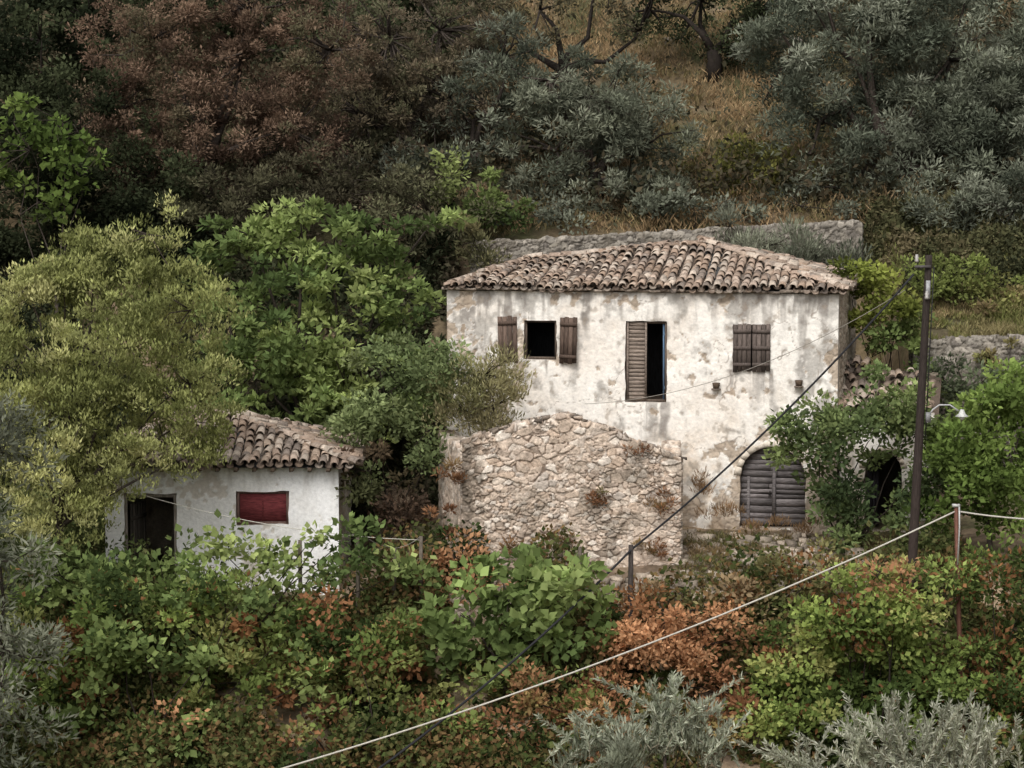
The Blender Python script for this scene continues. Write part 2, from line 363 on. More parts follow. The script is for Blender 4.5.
S = Soup(); S.box((HW/2, HD/2, 3.02), (HW-1, HD-1, .12), (.12, .09, .07)); S.box((HW/2, 2.4, 4.4), (HW-1, .1, 2.6), (.06, .06, .065)); obj("floor", S.mesh("floor"), M_wood, parent=house)  # floor slab, plus an added near-black upright panel to darken the window openings
S = Soup()
for k in range(34):
    S.box((k*.295+.05, -.05, 5.92+rng.uniform(-.02, .02)), (.305, .14+rng.uniform(-.03, .03), .06), np.array([.40, .33, .27])*rng.uniform(.6, 1.1), jit=.015)
for k in range(23): S.box((HW+.05, k*.3+.1, 5.92), (.14, .31, .06), np.array([.36, .3, .24])*rng.uniform(.6, 1.1), jit=.012)
obj("cornice", S.mesh("cornice"), M_stone, parent=house)
S, D = hip_roof(.06, HW+.2, -.2, HD+.2, 5.97, (1.45, 3.3, 6.54), (6.25, 3.0, 7.03))
finish_roof("roof", S, D, house)
def window(par, o, frames=True, col=(.13, .10, .08)):
    a, b, c0, c1, ah = o
    f = frame(b-a-.12, c1-c0-.12, .06, .1, col)
    return obj("window", f.mesh("window_frame"), M_wood, parent=par, loc=(a+.06, .14, c0+.06))
w1 = window(house, ops[0]); w1["label"] = "glassless dark window with open brown shutters"
for k, (xx, wd, ang) in enumerate(((-.70, .50, 8), (.86, .47, -12))):
    S = Soup(); boards(S, wd, 1.16, 4, True, (.135, .095, .075), battens=2, var=.4)
    o = obj("shutter", S.mesh("shutter"), M_wood, parent=w1, loc=(xx, -.22 if k == 0 else -.2, -.14)); o.rotation_euler = (0, math.radians(1.5*(1 if k else -1)), math.radians(ang))
w2 = window(house, ops[1]); w2["label"] = "tall balcony window, one weathered leaf closed, other missing"
S = Soup(); boards(S, .50, 1.96, 20, False, (.25, .20, .165), battens=0, var=.3, gap=.008); S.box((.02, -.03, .98), (.05, .03, 1.96), (.22, .175, .145)); S.box((.48, -.03, .98), (.05, .03, 1.96), (.22, .175, .145))
obj("shutter", S.mesh("shutter"), M_woodh, parent=w2, loc=(-.03, -.05, -.02))
S = Soup(); boards(S, .42, 1.9, 4, True, (.10, .16, .24), battens=2); o = obj("shutter", S.mesh("shutter"), M_wood, parent=w2, loc=(.88, .0, 0), label="blue painted inner leaf swung inward"); o.rotation_euler = (0, 0, math.radians(72))
w3 = window(house, ops[2]); w3["label"] = "small window with closed dark brown shutters"
for k in range(2):
    S = Soup(); boards(S, .455, 1.18, 4, True, (.15, .12, .105), battens=3, var=.4); obj("shutter", S.mesh("shutter"), M_wood, parent=w3, loc=(-.05+.475*k, -.20+.01*k, -.08))
def arch_door(par, o, col, lab, y=.2):
    a, b, c0, c1, ah = o; w = b-a; S = Soup(); hh = c1-c0; t = .03
    def half(zz): return w/2 if zz < hh-ah else w/2*math.sqrt(max(0, 1-((zz-(hh-ah))/ah)**2))
    zz = .03
    while zz < hh-.03:
        h_ = min(rng.uniform(.10, .19), hh-.02-zz); split = rng.uniform(-.12, .12)
        for sd in (-1, 1):
            za, zb = zz+rng.uniform(0, .006), zz+h_-rng.uniform(.0, .014); ra, rb = half(za), half(zb); c = np.array(col)*rng.uniform(.6, 1.3)
            e = split+sd*rng.uniform(.002, .012); tl = rng.uniform(-.012, .012); dy = rng.uniform(-.008, .008)
            q = np.array([[e, 0, za+tl], [ra*sd, 0, za], [rb*sd, 0, zb], [e, 0, zb+tl]])+[0, dy, 0]
            V = np.vstack([q, q+[0, t, 0]]); S.add(V, [[0, 1, 2, 3], [4, 7, 6, 5], [0, 4, 5, 1], [1, 5, 6, 2], [2, 6, 7, 3], [3, 7, 4, 0]], np.vstack([c*.8, c*.9, c, c]*2))
        zz += h_
    S.box((.02, -.022, .82), (.08, .02, 1.55), np.array(col)*.8, jit=.012)
    S.box((-.62, -.022, .66), (.07, .02, 1.2), np.array(col)*.9, jit=.012)
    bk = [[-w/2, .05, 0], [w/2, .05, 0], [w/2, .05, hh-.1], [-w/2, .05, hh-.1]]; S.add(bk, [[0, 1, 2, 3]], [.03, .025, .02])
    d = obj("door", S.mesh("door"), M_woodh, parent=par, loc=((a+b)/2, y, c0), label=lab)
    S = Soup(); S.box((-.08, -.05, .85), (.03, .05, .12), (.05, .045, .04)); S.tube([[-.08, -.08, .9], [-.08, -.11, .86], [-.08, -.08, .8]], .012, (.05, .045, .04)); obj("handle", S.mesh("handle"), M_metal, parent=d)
    return d
def surround(par, o, col, proud=-.015, wd=.11):
    a, b, c0, c1, ah = o; S = Soup(); mx = (a+b)/2; rx = (b-a)/2; zs = c1-ah
    th = np.linspace(0, math.pi, 13)
    for i in range(12):
        t0, t1 = th[i]+.004, th[i+1]-.004; wv = wd*rng.uniform(.6, 1.4)
        q = np.array([[mx+math.cos(t)*(rx+e), 0, zs+math.sin(t)*(ah+e)] for t, e in ((t0, -.02), (t0, wv), (t1, wv), (t1, -.02))]); q[:, 1] = proud+rng.uniform(-.01, .01)
        S.add(np.vstack([q, q+[0, .25, 0]]), [[3, 2, 1, 0], [4, 5, 6, 7], [0, 1, 5, 4], [1, 2, 6, 5], [2, 3, 7, 6], [3, 0, 4, 7]], np.array(col)*rng.uniform(.7, 1.15))
    return obj("door_surround", S.mesh("door_surround"), M_plaster, parent=par)
arch_door(house, ops[3], (.19, .17, .168), "arched double door of broken dark grey boards")
surround(house, ops[3], (.70, .62, .52))
for s_, z_ in ((6.9, 3.5), (8.95, 3.6)):
    S = Soup(); S.tube([[0, 0, 0], [0, 0, .14]], [.07, .10], (.10, .07, .05), 8); S.box((0, .0, -.02), (.22, .16, .03), (.2, .16, .13)); obj("wall_bracket", S.mesh("wall_bracket"), M_stone, parent=house, loc=(s_, -.08, z_))
# ---------------------------------------------------------------- annex
annex = obj("annex", None, label="low plaster annex with an arched opening and collapsing tile roof", category="outbuilding")
annex.location = house.location+Matrix.Rotation(ANG, 3, 'Z')@Vector((HW+.06, .25, 0)); annex.rotation_euler = (0, 0, ANG)
aop = [(.62, 1.52, .0, 1.98, .42)]
def annexf(s, z):
    c, d = facade(s*.8+4.2, z*.8+.5); return c, d
obj("wall", plaster_wall("annex_wall", 2.3, -.4, 2.95, aop, annexf, res=.05), M_plaster, parent=annex)
S = stone_wall(2.3, lambda a: 2.95+a*.3, -.4, .4, res=.06, seed=15, pal=PALW); w = obj("wall", S.mesh("annex_side"), M_stone, parent=annex, loc=(2.28, .4, 0)); w.rotation_euler = (0, 0, math.radians(90))
S = Soup(); boards(S, .42, 1.7, 4, True, (.05, .045, .055), battens=2); o = obj("door", S.mesh("door"), M_wood, parent=annex, loc=(.66, .4, .02), label="half-open dark door leaf"); o.rotation_euler = (0, 0, math.radians(50))
surround(annex, aop[0], (.5, .43, .35))
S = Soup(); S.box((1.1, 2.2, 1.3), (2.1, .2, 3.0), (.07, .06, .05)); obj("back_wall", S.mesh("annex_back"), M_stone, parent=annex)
S = Soup(); tile_patch(S, (-.02, -.15), (1, 0), (0, 1), 2.2, 3.0, lambda a: .36+.04*math.sin(a*3), lambda a: 2.7-.3*a+.25*math.sin(a*5), sag=.25, miss=.16, jt=3)
S.add([[0, 0, 2.9], [2.4, 0, 2.9], [2.4, 2.7, 3.7], [0, 2.7, 3.85]], [[0, 1, 2, 3]], [.12, .09, .07]); obj("roof", S.mesh("annex_roof"), M_tile, parent=annex, label="half-collapsed tile roof with slipped tiles")
# ================================================================ RUINED SHED
ruin = obj("ruined_shed", None, loc=(-1.17, -4.0, 0), label="roofless stone shed with a low gable and crumbling walls", category="ruin")
GT = lambda a: np.interp(a, [0, .25, 1.6, 2.5, 3.6, 5.2], [2.52, 2.64, 3.0, 3.16, 2.77, 2.07])
PALR = [(.62, .50, .405), (.71, .60, .50), (.52, .415, .33), (.42, .335, .27), (.66, .54, .44), (.76, .67, .58), (.58, .45, .35), (.50, .43, .37)]
RK = dict(pal=PALR, mort=(.19, .135, .10), smear=.42, sm_c=(.66, .54, .44), jw=.08)
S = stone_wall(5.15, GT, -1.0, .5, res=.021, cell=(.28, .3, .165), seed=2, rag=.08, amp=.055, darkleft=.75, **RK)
obj("wall", S.mesh("gable_wall"), M_stone, parent=ruin, label="pale rubble-stone gable wall")
S = stone_wall(2.6, lambda a: 2.45-.05*a, -1, .4, res=.045, seed=3, darkleft=0, **RK); w = obj("wall", S.mesh("shed_side"), M_stone, parent=ruin, loc=(-.62, 3.05, 0)); w.rotation_euler = (0, 0, math.radians(-78))
S = stone_wall(2.6, lambda a: 2.0+.05*a, -1, .4, res=.045, seed=4, **RK); w = obj("wall", S.mesh("shed_side"), M_stone, parent=ruin, loc=(5.13, .5, 0)); w.rotation_euler = (0, 0, math.radians(86))
S = Soup()
for row in range(2):
    a = -.05
    while a < 5.1:
        L_ = rng.uniform(.07, .26); zz = float(GT(np.array([a+L_/2]))[0]); sl = float(GT(np.array([a+L_]))[0]-GT(np.array([a]))[0])/L_; t = math.atan(sl)+rng.normal(0, .2)
        R = np.array([[math.cos(t), 0, -math.sin(t)], [0, 1, 0], [math.sin(t), 0, math.cos(t)]])
        if rng.random() < .7:
            S.box((a+L_/2, .08+row*.22+rng.uniform(-.05, .05), zz+.03+rng.uniform(-.05, .04)), (L_, .2, rng.uniform(.03, .09)), np.array([.30, .245, .2])*rng.uniform(.45, 1.6), M=R, jit=.028)
        a += L_*1.05
obj("coping", S.mesh("coping"), M_stone, parent=ruin, label="dark uneven crumbling top stones")
# ================================================================ LEFT SHED
shed = obj("shed", None, loc=(-9.75, -3.0, 0), label="small whitewashed shed with a sagging tile roof and red shutter", category="outbuilding")
sops = [(.45, 1.72, -1.5, 1.2, 0), (3.15, 4.4, .45, 1.25, 0)]
def shedf(s, z):
    P = np.stack([s+30, z, 0*s], 1); n1 = fbm(P*1.1, 5, 1); n3 = fbm(P*7, 4, 3)
    c = mix([.95, .94, .93], [.88, .86, .83], sst(.4, .65, n1)); c = mix(c, [.5, .46, .41], sst(.5, .68, fbm(P*[6, .8, 1], 4, 6))*(.1+.5*sst(1.1, 1.8, z)+.45*sst(-.3, -1.2, z)))
    pl = sst(.6, .62, fbm(P*1.5, 5, 9)*.7+n3*.3+.05*sst(-.2, -1.2, z)-.02); c = mix(c, [.6, .53, .45], pl*.7)
    return c, .02*pl+(n1-.5)*.05
obj("wall", plaster_wall("shed_wall", 5.6, -2.2, 1.85, sops, shedf, th=.3), M_plaster, parent=shed, label="whitewashed front wall")
for xx, rz, yy, sd in ((5.59, 90, .31, 31), (.01, -90, 4.2, 32)):
    S = stone_wall(3.9, lambda a: 1.83+0*a, -2.2, .3, res=.07, seed=sd, pal=[(.7, .68, .64), (.62, .58, .52), (.74, .72, .7)], rag=.01, amp=.03); w = obj("wall", S.mesh("shed_side"), M_plaster, parent=shed, loc=(xx, yy, 0)); w.rotation_euler = (0, 0, math.radians(rz))
S = stone_wall(5.0, lambda a: 1.83+0*a, -2.2, .3, res=.1, seed=33, rag=.01); w = obj("wall", S.mesh("shed_back"), M_stone, parent=shed, loc=(5.3, 4.2, 0)); w.rotation_euler = (0, 0, math.pi)
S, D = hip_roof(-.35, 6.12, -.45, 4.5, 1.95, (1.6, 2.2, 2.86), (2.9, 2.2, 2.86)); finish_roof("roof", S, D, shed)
S = Soup()
for k in range(14): S.box((.1+k*.44, -.15, 1.82), (.09, .5, .1), np.array([.16, .12, .09])*rng.uniform(.7, 1.2), jit=.008)
obj("rafter", S.mesh("rafters"), M_wood, parent=shed, kind="stuff")
wf = window(shed, sops[1], col=(.20, .13, .11)); wf["label"] = "small window closed by a faded red shutter"
S = Soup(); boards(S, 1.11, .66, 1, False, (.19, .045, .048), battens=0, var=.02, gap=.003); S.box((.55, -.02, .33), (.04, .012, .66), (.17, .04, .042)); obj("shutter", S.mesh("shutter"), M_woodh, parent=wf, loc=(.01, -.02, .01), label="dark red painted shutter")
df = frame(1.12, 2.6, .07, .1, (.3, .26, .22)); d = obj("door", df.mesh("door_frame"), M_wood, parent=shed, loc=(.52, .12, -1.5), label="open doorway into dark interior")
S = Soup(); boards(S, .9, 2.3, 6, True, (.10, .085, .07)); o = obj("door_leaf", S.mesh("door_leaf"), M_wood, parent=d, loc=(.05, .1, .1)); o.rotation_euler = (0, 0, math.radians(75))
# ================================================================ TERRACE WALLS
PALG = [(.23, .205, .175), (.31, .28, .24), (.38, .34, .29), (.17, .15, .13), (.27, .24, .20)]
def twall(x0, x1, y, zb, topf, seed, lab, rz=0, res=.035, rag=.05):
    S = stone_wall(x1-x0, topf, 0, .5, res=res, seed=seed, pal=PALG, cell=(.27, .3, .14), rag=rag, amp=.05, smear=.05, sm_c=(.3, .27, .22), mort=(.06, .05, .04), jw=.12)
    o = obj("stone_wall", S.mesh("stone_wall"), M_stone, loc=(x0, y, zb), label=lab, category="stone wall"); o.rotation_euler = (0, 0, rz); return o
twall(-1.2, 10.4, 11.3, 5.0, lambda a: 1.78+.055*a, 41, "grey dry-stone terrace wall on the slope behind the house")
twall(10.55, 20, 2.95, .2, lambda a: 4.25+.02*a, 42, "dry-stone retaining wall below a grassy terrace", rag=.07)
twall(5.5, 10.5, 27.5, 11.5, lambda a: 2.2+0*a, 43, "ruined field wall of dark stone among the trees", res=.08)
# ================================================================ POLE, LAMP, POSTS, CABLES
def gz(x, y): return float(terrain(x, y))
PB = spot(912, 568, -8); PT = spot(929, 255, -8); ax = (PT-PB); ax /= np.linalg.norm(ax)
base = PB-ax*((PB[2]-gz(PB[0], -8)+.3)/ax[2]); H = np.linalg.norm(PT-base)
pole = obj("utility_pole", None, loc=base, label="dark brown wooden utility pole leaning slightly, beside the annex", category="utility pole")
S = Soup(); ts = np.linspace(0, 1, 14); S.tube([ax*H*t for t in ts], np.interp(ts, [0, 1], [.125, .075]), np.stack([np.interp(np.repeat(ts, 12), [0, .5, 1], [a, b, c]) for a, b, c in ((.065, .045, .04), (.045, .034, .032), (.038, .03, .028))], 1), 12)
obj("post", S.mesh("post", True), M_wood, parent=pole)
S = Soup(); S.box(ax*(H-.25)+[-.14, -.10, 0], (.34, .06, .06), (.10, .09, .09)); obj("crossarm", S.mesh("crossarm"), M_metal, parent=pole)
S = Soup(); S.box(ax*(H-.75)+[0, -.11, 0], (.09, .05, .4), (.35, .35, .36)); obj("bracket", S.mesh("bracket"), M_metal, parent=pole)
for dx, dz in ((-.28, -.15), (-.02, -.95)):
    S = Soup(); p = ax*(H+dz)+[dx, -.13, 0]; S.tube([p, p+[0, 0, .05], p+[0, 0, .06], p+[0, 0, .12], p+[0, 0, .13], p+[0, 0, .17]], [.04, .045, .03, .045, .03, .03], (.40, .38, .36), 10); obj("insulator", S.mesh("insulator", True), M_metal, parent=pole)
S = Soup()
p0 = ax*(H*.995); S.tube([p0+[.10, -.08, -.2], p0*.85+[.11, -.09, 0], p0*.62+[.12, -.1, 0]], .012, (.03, .03, .03)); obj("conduit", S.mesh("conduit"), M_cable, parent=pole)
LB = spot(929, 416, -8.15); LT = spot(962, 414, -8.2)
lamp = obj("street_lamp", None, loc=LB, label="small white lamp on a curved arm fixed to wooden pole", category="street lamp")
S = Soup(); L2 = LT-LB; S.tube([[0, 0, 0], [.08, 0, .14], [.22, 0, .24], [.45, 0, .24], L2+[-.08, 0, .07]], .018, (.45, .45, .45), 8); S.box((-.02, 0, -.03), (.1, .08, .22), (.25, .25, .25)); obj("arm", S.mesh("arm", True), M_metal, parent=lamp)
S = Soup(); S.tube([L2+[0, 0, .1], L2+[0, 0, .05], L2+[0, 0, 0], L2+[0, 0, -.05], L2+[0, 0, -.06]], [.035, .06, .08, .15, .14], (.55, .55, .53), 14); hd = obj("lamp_shade", S.mesh("lamp_shade", True), M_metal, parent=lamp)
S = Soup(); S.tube([L2+[0, 0, -.05], L2+[0, 0, -.10], L2+[0, 0, -.13]], [.05, .06, .02], (.7, .7, .66), 10); obj("bulb", S.mesh("bulb", True), M_metal, parent=hd)
def post(u, vt, vb, y, r, col, name, lab, cat, mat, n=8, r1=None):
    T = spot(u, vt, y); b = spot(u+(4 if name == "iron_post" else 0), vb, y); g = gz(b[0], y)-.2; d = T-b; B = b-d*((b[2]-g)/d[2]) if b[2] > g else b
    S = Soup(); S.tube([[0, 0, 0], (T-B)*.5+rng.normal(0, .01, 3), T-B], [r, r*.95, r1 or r*.85], col, n)
    return obj(name, S.mesh(name), mat, loc=B, label=lab, category=cat), T
ip, IT = post(956, 504, 630, -9, .055, (.15, .07, .05), "iron_post", "rusty iron post holding a pale cable above the brambles", "post", M_metal)
S = Soup(); p = IT-np.array(ip.location); S.box(p+[0, 0, -.03], (.16, .12, .06), (.5, .5, .48)); S.tube([p+[.06, -.06, -.05], p+[.07, -.07, -.5], p+[.04, -.08, -1.3]], .018, (.5, .5, .48)); obj("clamp", S.mesh("clamp"), M_metal, parent=ip)
bp_, BT = post(631, 545, 592, -7, .065, (.06, .05, .045), "wooden_post", "short dark wooden post carrying the black cable", "post", M_wood)
def cable(name, pts, r, col, lab):
    P0 = np.array(pts[0]); S = Soup(); S.tube(np.array(pts)-P0, r, col, 6); obj(name, S.mesh(name, True), M_cable, loc=P0, label=lab, category="cable")
def sagline(a, b, sag, n=24):
    t = np.linspace(0, 1, n)[:, None]; p = a*(1-t)+b*t; p[:, 2] -= 4*sag*(t*(1-t))[:, 0]; return p
A = spot(914, 274, -8); B = spot(632, 549, -7); E = spot(335, 800, -15)
cable("power_cable", np.vstack([sagline(A, B, .28), sagline(B, E, .25)[1:]]), .026, (.03, .03, .033), "thick black power cable sagging from the pole down the slope")
A2 = spot(956, 511, -9); E2 = spot(250, 778, -14)
cable("support_wire", sagline(A2, E2, .35, 40), .019, (.54, .51, .45), "pale taut wire running down from the rusty post")
cable("support_wire", sagline(spot(1100, 520, -9), A2, .08), .019, (.54, .51, .45), "pale wire leading on from the rusty post")
cable("service_wire", sagline(spot(905, 290, -7.9), spot(585, 404, -1), .55, 30), .008, (.35, .32, .28), "thin wire slung across the house facade")
FP = []
for u, vt, vb, y in ((358, 533, 600, -6.0), (421, 536, 590, -5.6), (395, 548, 598, -5.8), (300, 540, 610, -6.2), (580, 548, 575, -5.2)):
    o, T = post(u, vt, vb, y, .05, np.array((.15, .125, .10))*rng.uniform(.7, 1.3), "fence_post", "weathered wooden fence post on the terrace edge", "fence post", M_wood, 6); o["group"] = "fence posts along the terrace"; FP.append(T)
cable("fence_wire", np.vstack([sagline(FP[3], FP[0], .06, 8), sagline(FP[0], FP[2], .06, 8), sagline(FP[2], FP[1], .06, 8)]), .006, (.3, .27, .24), "loose wire strung between old fence posts")
cable("washing_line", sagline(spot(120, 488, -4.5), spot(420, 540, -5.6), .25, 24), .009, (.6, .57, .5), "thin pale line strung in front of the white shed")
# ================================================================ VEGETATION
def unit(n):
    v = rng.normal(size=(n, 3)); return v/np.linalg.norm(v, axis=1)[:, None]
def leaf_quads(P, L_, W_, up=.15, nb=None, adir=None):
    n = len(P); a = unit(n)
    if adir is not None: a = a*.55+adir
    a[:, 2] += up; a /= np.linalg.norm(a, axis=1)[:, None]
    nrm = unit(n)*.8; nrm[:, 2] += .9; nrm[:, 1] -= .25
    if nb is not None: nrm += nb*.7
    b = np.cross(a, nrm); b /= np.linalg.norm(b, axis=1)[:, None]+1e-9
    s = rng.uniform(.6, 1.3, (n, 1)); L_ = L_*s; W_ = W_*s*rng.uniform(.8, 1.2, (n, 1))
    return np.stack([P, P+a*L_*.42+b*W_/2, P+a*L_, P+a*L_*.42-b*W_/2], 1).reshape(-1, 3)
def sample_blobs(blobs, n, shell=.5, gap=.42, seed=0, gf=1.1):
    B = np.array(blobs, float); vol = B[:, 3]*B[:, 5]*np.sqrt(B[:, 4]); out = []; tot = 0
    while tot < n:
        k = rng.choice(len(B), size=n, p=vol/vol.sum()); d = unit(n); r = rng.uniform(0, 1, n)**(1/3.)
        r = shell+(1-shell)*r; r = np.where(rng.random(n) < .3, rng.uniform(.1, 1, n), r)
        p = B[k, :3]+B[k, 3:6]*d*r[:, None]
        keep = fbm(p*gf, 2, seed) > gap
        p = p[keep]; out.append(p); tot += len(p)
    return np.vstack(out)[:n]
def plant(name, lab, cat, y, base_u, blobs, cols, L_=.14, W_=.078, dens=3., per=130, rc=.5, trunk=.14, gap=.36, seed=1, tree=True, up=.15, nb=40, dead=0, deadc=(.30, .15, .07), barkc=(.06, .048, .04), ry=None, flat=.65, group=None, grow=1.08, bright=1.3, stem=True, adk=.6):
    m = (y+60)/F; bl = []; area = 0
    GB = 1.14 if y < 7 else .92
    for b in blobs:
        yy = y+(b[4] if len(b) > 4 else 0); c = spot(b[0], b[1], yy); mm = (yy+60)/F; r = (b[2]+b[3])/2*mm
        bl.append([c[0], c[1], c[2], b[2]*mm*grow, ry or min(r, 2.2), b[3]*mm*grow]); area += math.pi*b[2]*b[3]*mm*mm
    cs = np.array([b[:3] for b in bl])
    bx = spot(base_u, 400, y)[0]; base = np.array([bx, y, gz(bx, y)-.15])
    if not stem: base = cs[0]-[0, 0, bl[0][5]*.8]
    n = int(dens*area/(L_*W_/2)); nc = max(6, int(n/per))
    cc = sample_blobs(bl, nc, gap=gap, seed=seed)
    crad = rc*rng.uniform(.5, 1.35, nc)
    k = rng.integers(0, nc, n); dirv = unit(n); rr = rng.uniform(0, 1, n)**.5
    off = dirv*(crad[k]*rr)[:, None]; off[:, 2] *= flat
    P = cc[k]+off
    cols = np.array(cols, float)*bright*GB; t = fbm(cc*.8, 3, seed+5); t = np.clip((t-.5)*2.4+.5+rng.normal(0, .2, nc), 0, .999)*(len(cols)-1)
    i0 = t.astype(int); f = (t-i0)[:, None]; ccol = cols[i0]*(1-f)+cols[np.minimum(i0+1, len(cols)-1)]*f
    ccol = ccol*rng.uniform(.7, 1.3, (nc, 1))
    lc = ccol[k]*rng.uniform(.7, 1.3, (n, 1))
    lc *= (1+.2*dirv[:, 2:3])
    if dead:
        dm = (rng.random(n) < dead)|(rng.random(nc) < dead*.9)[k]; lc[dm] = np.array(deadc)*rng.uniform(.5, 1.4, (dm.sum(), 1))
    V = leaf_quads(P, L_, W_, up, nb=dirv, adir=dirv*adk)-base
    Q = np.arange(4*n).reshape(-1, 4)
    S = Soup(); bc = np.array(barkc); cen = cs.mean(0)
    if stem:
        if tree: fork = base+(np.array([cen[0]-base[0], 0, 0]))*.25; fork[2] = max(base[2]+.5, base[2]+(cen[2]-base[2])*.45)
        else: fork = base+[0, 0, .1]; trunk = min(trunk, .05)
        pts = [base, base*.5+fork*.5+rng.normal(0, .08, 3)*(trunk/.14), fork]
        S.tube(np.array(pts)-base, [trunk*1.35, trunk, trunk*.85], bc, 8)
        for b in bl:
            c = np.array(b[:3])+[0, .3, 0]; mid = (fork+c)/2+rng.normal(0, .25, 3); mid[2] += .15
            q = np.array([fork, fork*.6+mid*.4+rng.normal(0, .1, 3), mid, c*.7+mid*.3+rng.normal(0, .12, 3), c])-base
            S.tube(q, np.array([.62, .45, .3, .2, .1])*trunk, bc*rng.uniform(.8, 1.2), 6)
        bi = rng.choice(nc, size=min(nb, nc), replace=False)
        for b in bi:
            e = cc[b]; j = np.argmin(np.linalg.norm(cs-e, axis=1)); s0 = cs[j]
            mid = (s0+e)/2+rng.normal(0, .15, 3); S.tube(np.array([s0, mid, e, e+(e-mid)*.25])-base, np.array([.2, .13, .07, .03])*max(trunk, .09), bc*rng.uniform(.8, 1.3), 4)
    if tree:
        o = obj(name, None, loc=base, label=lab, category=cat)
        obj("trunk", S.mesh("trunk"), M_bark, parent=o); obj("crown", mesh_np("crown", V, Q, np.repeat(lc, 4, 0)), M_leaf, parent=o)
    else:
        S.add(V, Q, np.repeat(lc, 4, 0)); o = obj(name, S.mesh(name), M_leaf, loc=base, label=lab, category=cat)
    if group: o["group"] = group
    return o
def shoots(name, lab, y, specs, cols):
    x0 = spot(specs[0][0], 700, y)[0]; base = np.array([x0, y, gz(x0, y)]); S = Soup(); PV = []; AD = []; CK = []
    for (u, vb, vt, cnt, sp) in specs:
        for i in range(cnt):
            b = spot(u+rng.normal(0, sp), vb+rng.uniform(-5, 15), y+rng.uniform(-.6, .6)); t = spot(u+rng.normal(0, sp*1.5), vt+rng.uniform(-8, 30), y+rng.uniform(-.6, .6))
            n = 16; tt = np.linspace(0, 1, n)[:, None]; bend = rng.normal(0, .12, 3)
            p = b*(1-tt)+t*tt+np.sin(tt*math.pi)*bend; S.tube(p-base, np.linspace(.014, .004, n), (.20, .18, .13), 4)
            m = int(np.linalg.norm(t-b)/.010); q = rng.uniform(.1, 1, m)[:, None]; pp = b*(1-q)+t*q+np.sin(q*math.pi)*bend
            d = (t-b)/np.linalg.norm(t-b); PV.append(pp); AD.append(np.repeat(d[None], m, 0)*1.0+unit(m)*.75); CK.append(np.array(cols)[rng.integers(len(cols), size=m)]*rng.uniform(.8, 1.2))
    P = np.vstack(PV); V = leaf_quads(P, .13, .028, .1, adir=np.vstack(AD)*1.3)-base; c = np.vstack(CK)*rng.uniform(.75, 1.25, (len(P), 1))
    o = obj(name, None, loc=base, label=lab, category="tree")
    S.tube([[0, 0, -.2], [0, 0, .4], spot(specs[0][0], specs[0][1], y)-base], [.07, .06, .03], (.1, .08, .07), 6)
    obj("trunk", S.mesh("trunk"), M_bark, parent=o); obj("crown", mesh_np("crown", V, np.arange(4*len(P)).reshape(-1, 4), np.repeat(c, 4, 0)), M_leaf, parent=o)
G_yel = [(.16, .175, .065), (.25, .265, .10), (.32, .33, .14), (.40, .39, .18)]
G_grn = [(.07, .10, .036), (.125, .165, .058), (.19, .235, .083), (.26, .30, .115)]
G_brt = [(.095, .14, .038), (.155, .215, .058), (.225, .295, .085)]
G_drk = [(.022, .028, .016), (.045, .054, .028), (.08, .093, .048)]
G_olv = [(.09, .10, .072), (.165, .175, .125), (.25, .26, .195)]
G_old = [(.07, .08, .058), (.14, .152, .11), (.22, .232, .178)]
G_brn = [(.075, .05, .037), (.15, .10, .07), (.24, .165, .115), (.11, .10, .06)]
G_rus = [(.20, .10, .055), (.32, .165, .085), (.42, .24, .13)]
G_mix = [(.04, .058, .02), (.10, .135, .04), (.165, .205, .062), (.225, .225, .085)]
OL = dict(L_=.19, W_=.05)
# --- background trees
plant("oak_tree", "dark evergreen oak on the upper slope", "tree", 17, 40, [(40, 40, 70, 60), (90, 20, 50, 50), (10, 110, 45, 50), (60, 150, 50, 60)], G_drk, dens=4, seed=3, L_=.18, W_=.11)
plant("withered_tree", "reddish-brown withered tree with dry foliage", "tree", 14, 210, [(150, 40, 65, 50), (240, 60, 75, 60), (190, 130, 90, 55), (290, 130, 50, 50), (120, 110, 40, 50), (330, 50, 50, 50), (180, 175, 70, 30), (250, 10, 60, 40)], G_brn, dens=3.0, seed=4, gap=.44, trunk=.22, nb=180, L_=.13, W_=.05, rc=.42, bright=1.3)
plant("withered_tree", "grey-brown half-bare tree on the upper slope", "tree", 18, 420, [(390, 40, 70, 50), (450, 100, 60, 60), (370, 120, 60, 60), (440, 30, 50, 35), (330, 170, 50, 40)], [(.06, .052, .038), (.12, .10, .07), (.19, .15, .10), (.11, .11, .065)], dens=2.1, seed=5, gap=.44, trunk=.22, nb=240, L_=.14, W_=.05, rc=.4)
plant("olive_tree", "grey-green olive tree behind the house roof", "tree", 15, 600, [(600, 100, 70, 50), (555, 150, 60, 55), (640, 150, 52, 60), (600, 195, 80, 35), (550, 80, 40, 35), (520, 200, 40, 30), (660, 195, 35, 25)], G_olv, dens=3.0, seed=6, trunk=.22, nb=90, gap=.43, rc=.42, **OL)
plant("olive_tree", "sparse grey olive with dark branches", "tree", 17, 480, [(450, 170, 55, 50), (490, 110, 45, 55), (400, 190, 60, 40), (500, 60, 35, 40)], G_old, dens=2.2, seed=7, trunk=.2, nb=130, gap=.44, **OL)
plant("olive_tree", "large grey-green olive tree with dense drooping crown", "tree", 15, 880, [(840, 50, 85, 60), (950, 60, 95, 75), (820, 120, 60, 55), (900, 140, 90, 70), (980, 150, 75, 80), (1040, 100, 70, 90), (850, 185, 55, 30), (930, 195, 70, 32), (790, 60, 45, 50), (880, 15, 80, 35), (1000, 205, 60, 30)], G_old, dens=3.8, seed=8, trunk=.34, nb=60, gap=.40, rc=.5, bright=1.55, **OL)
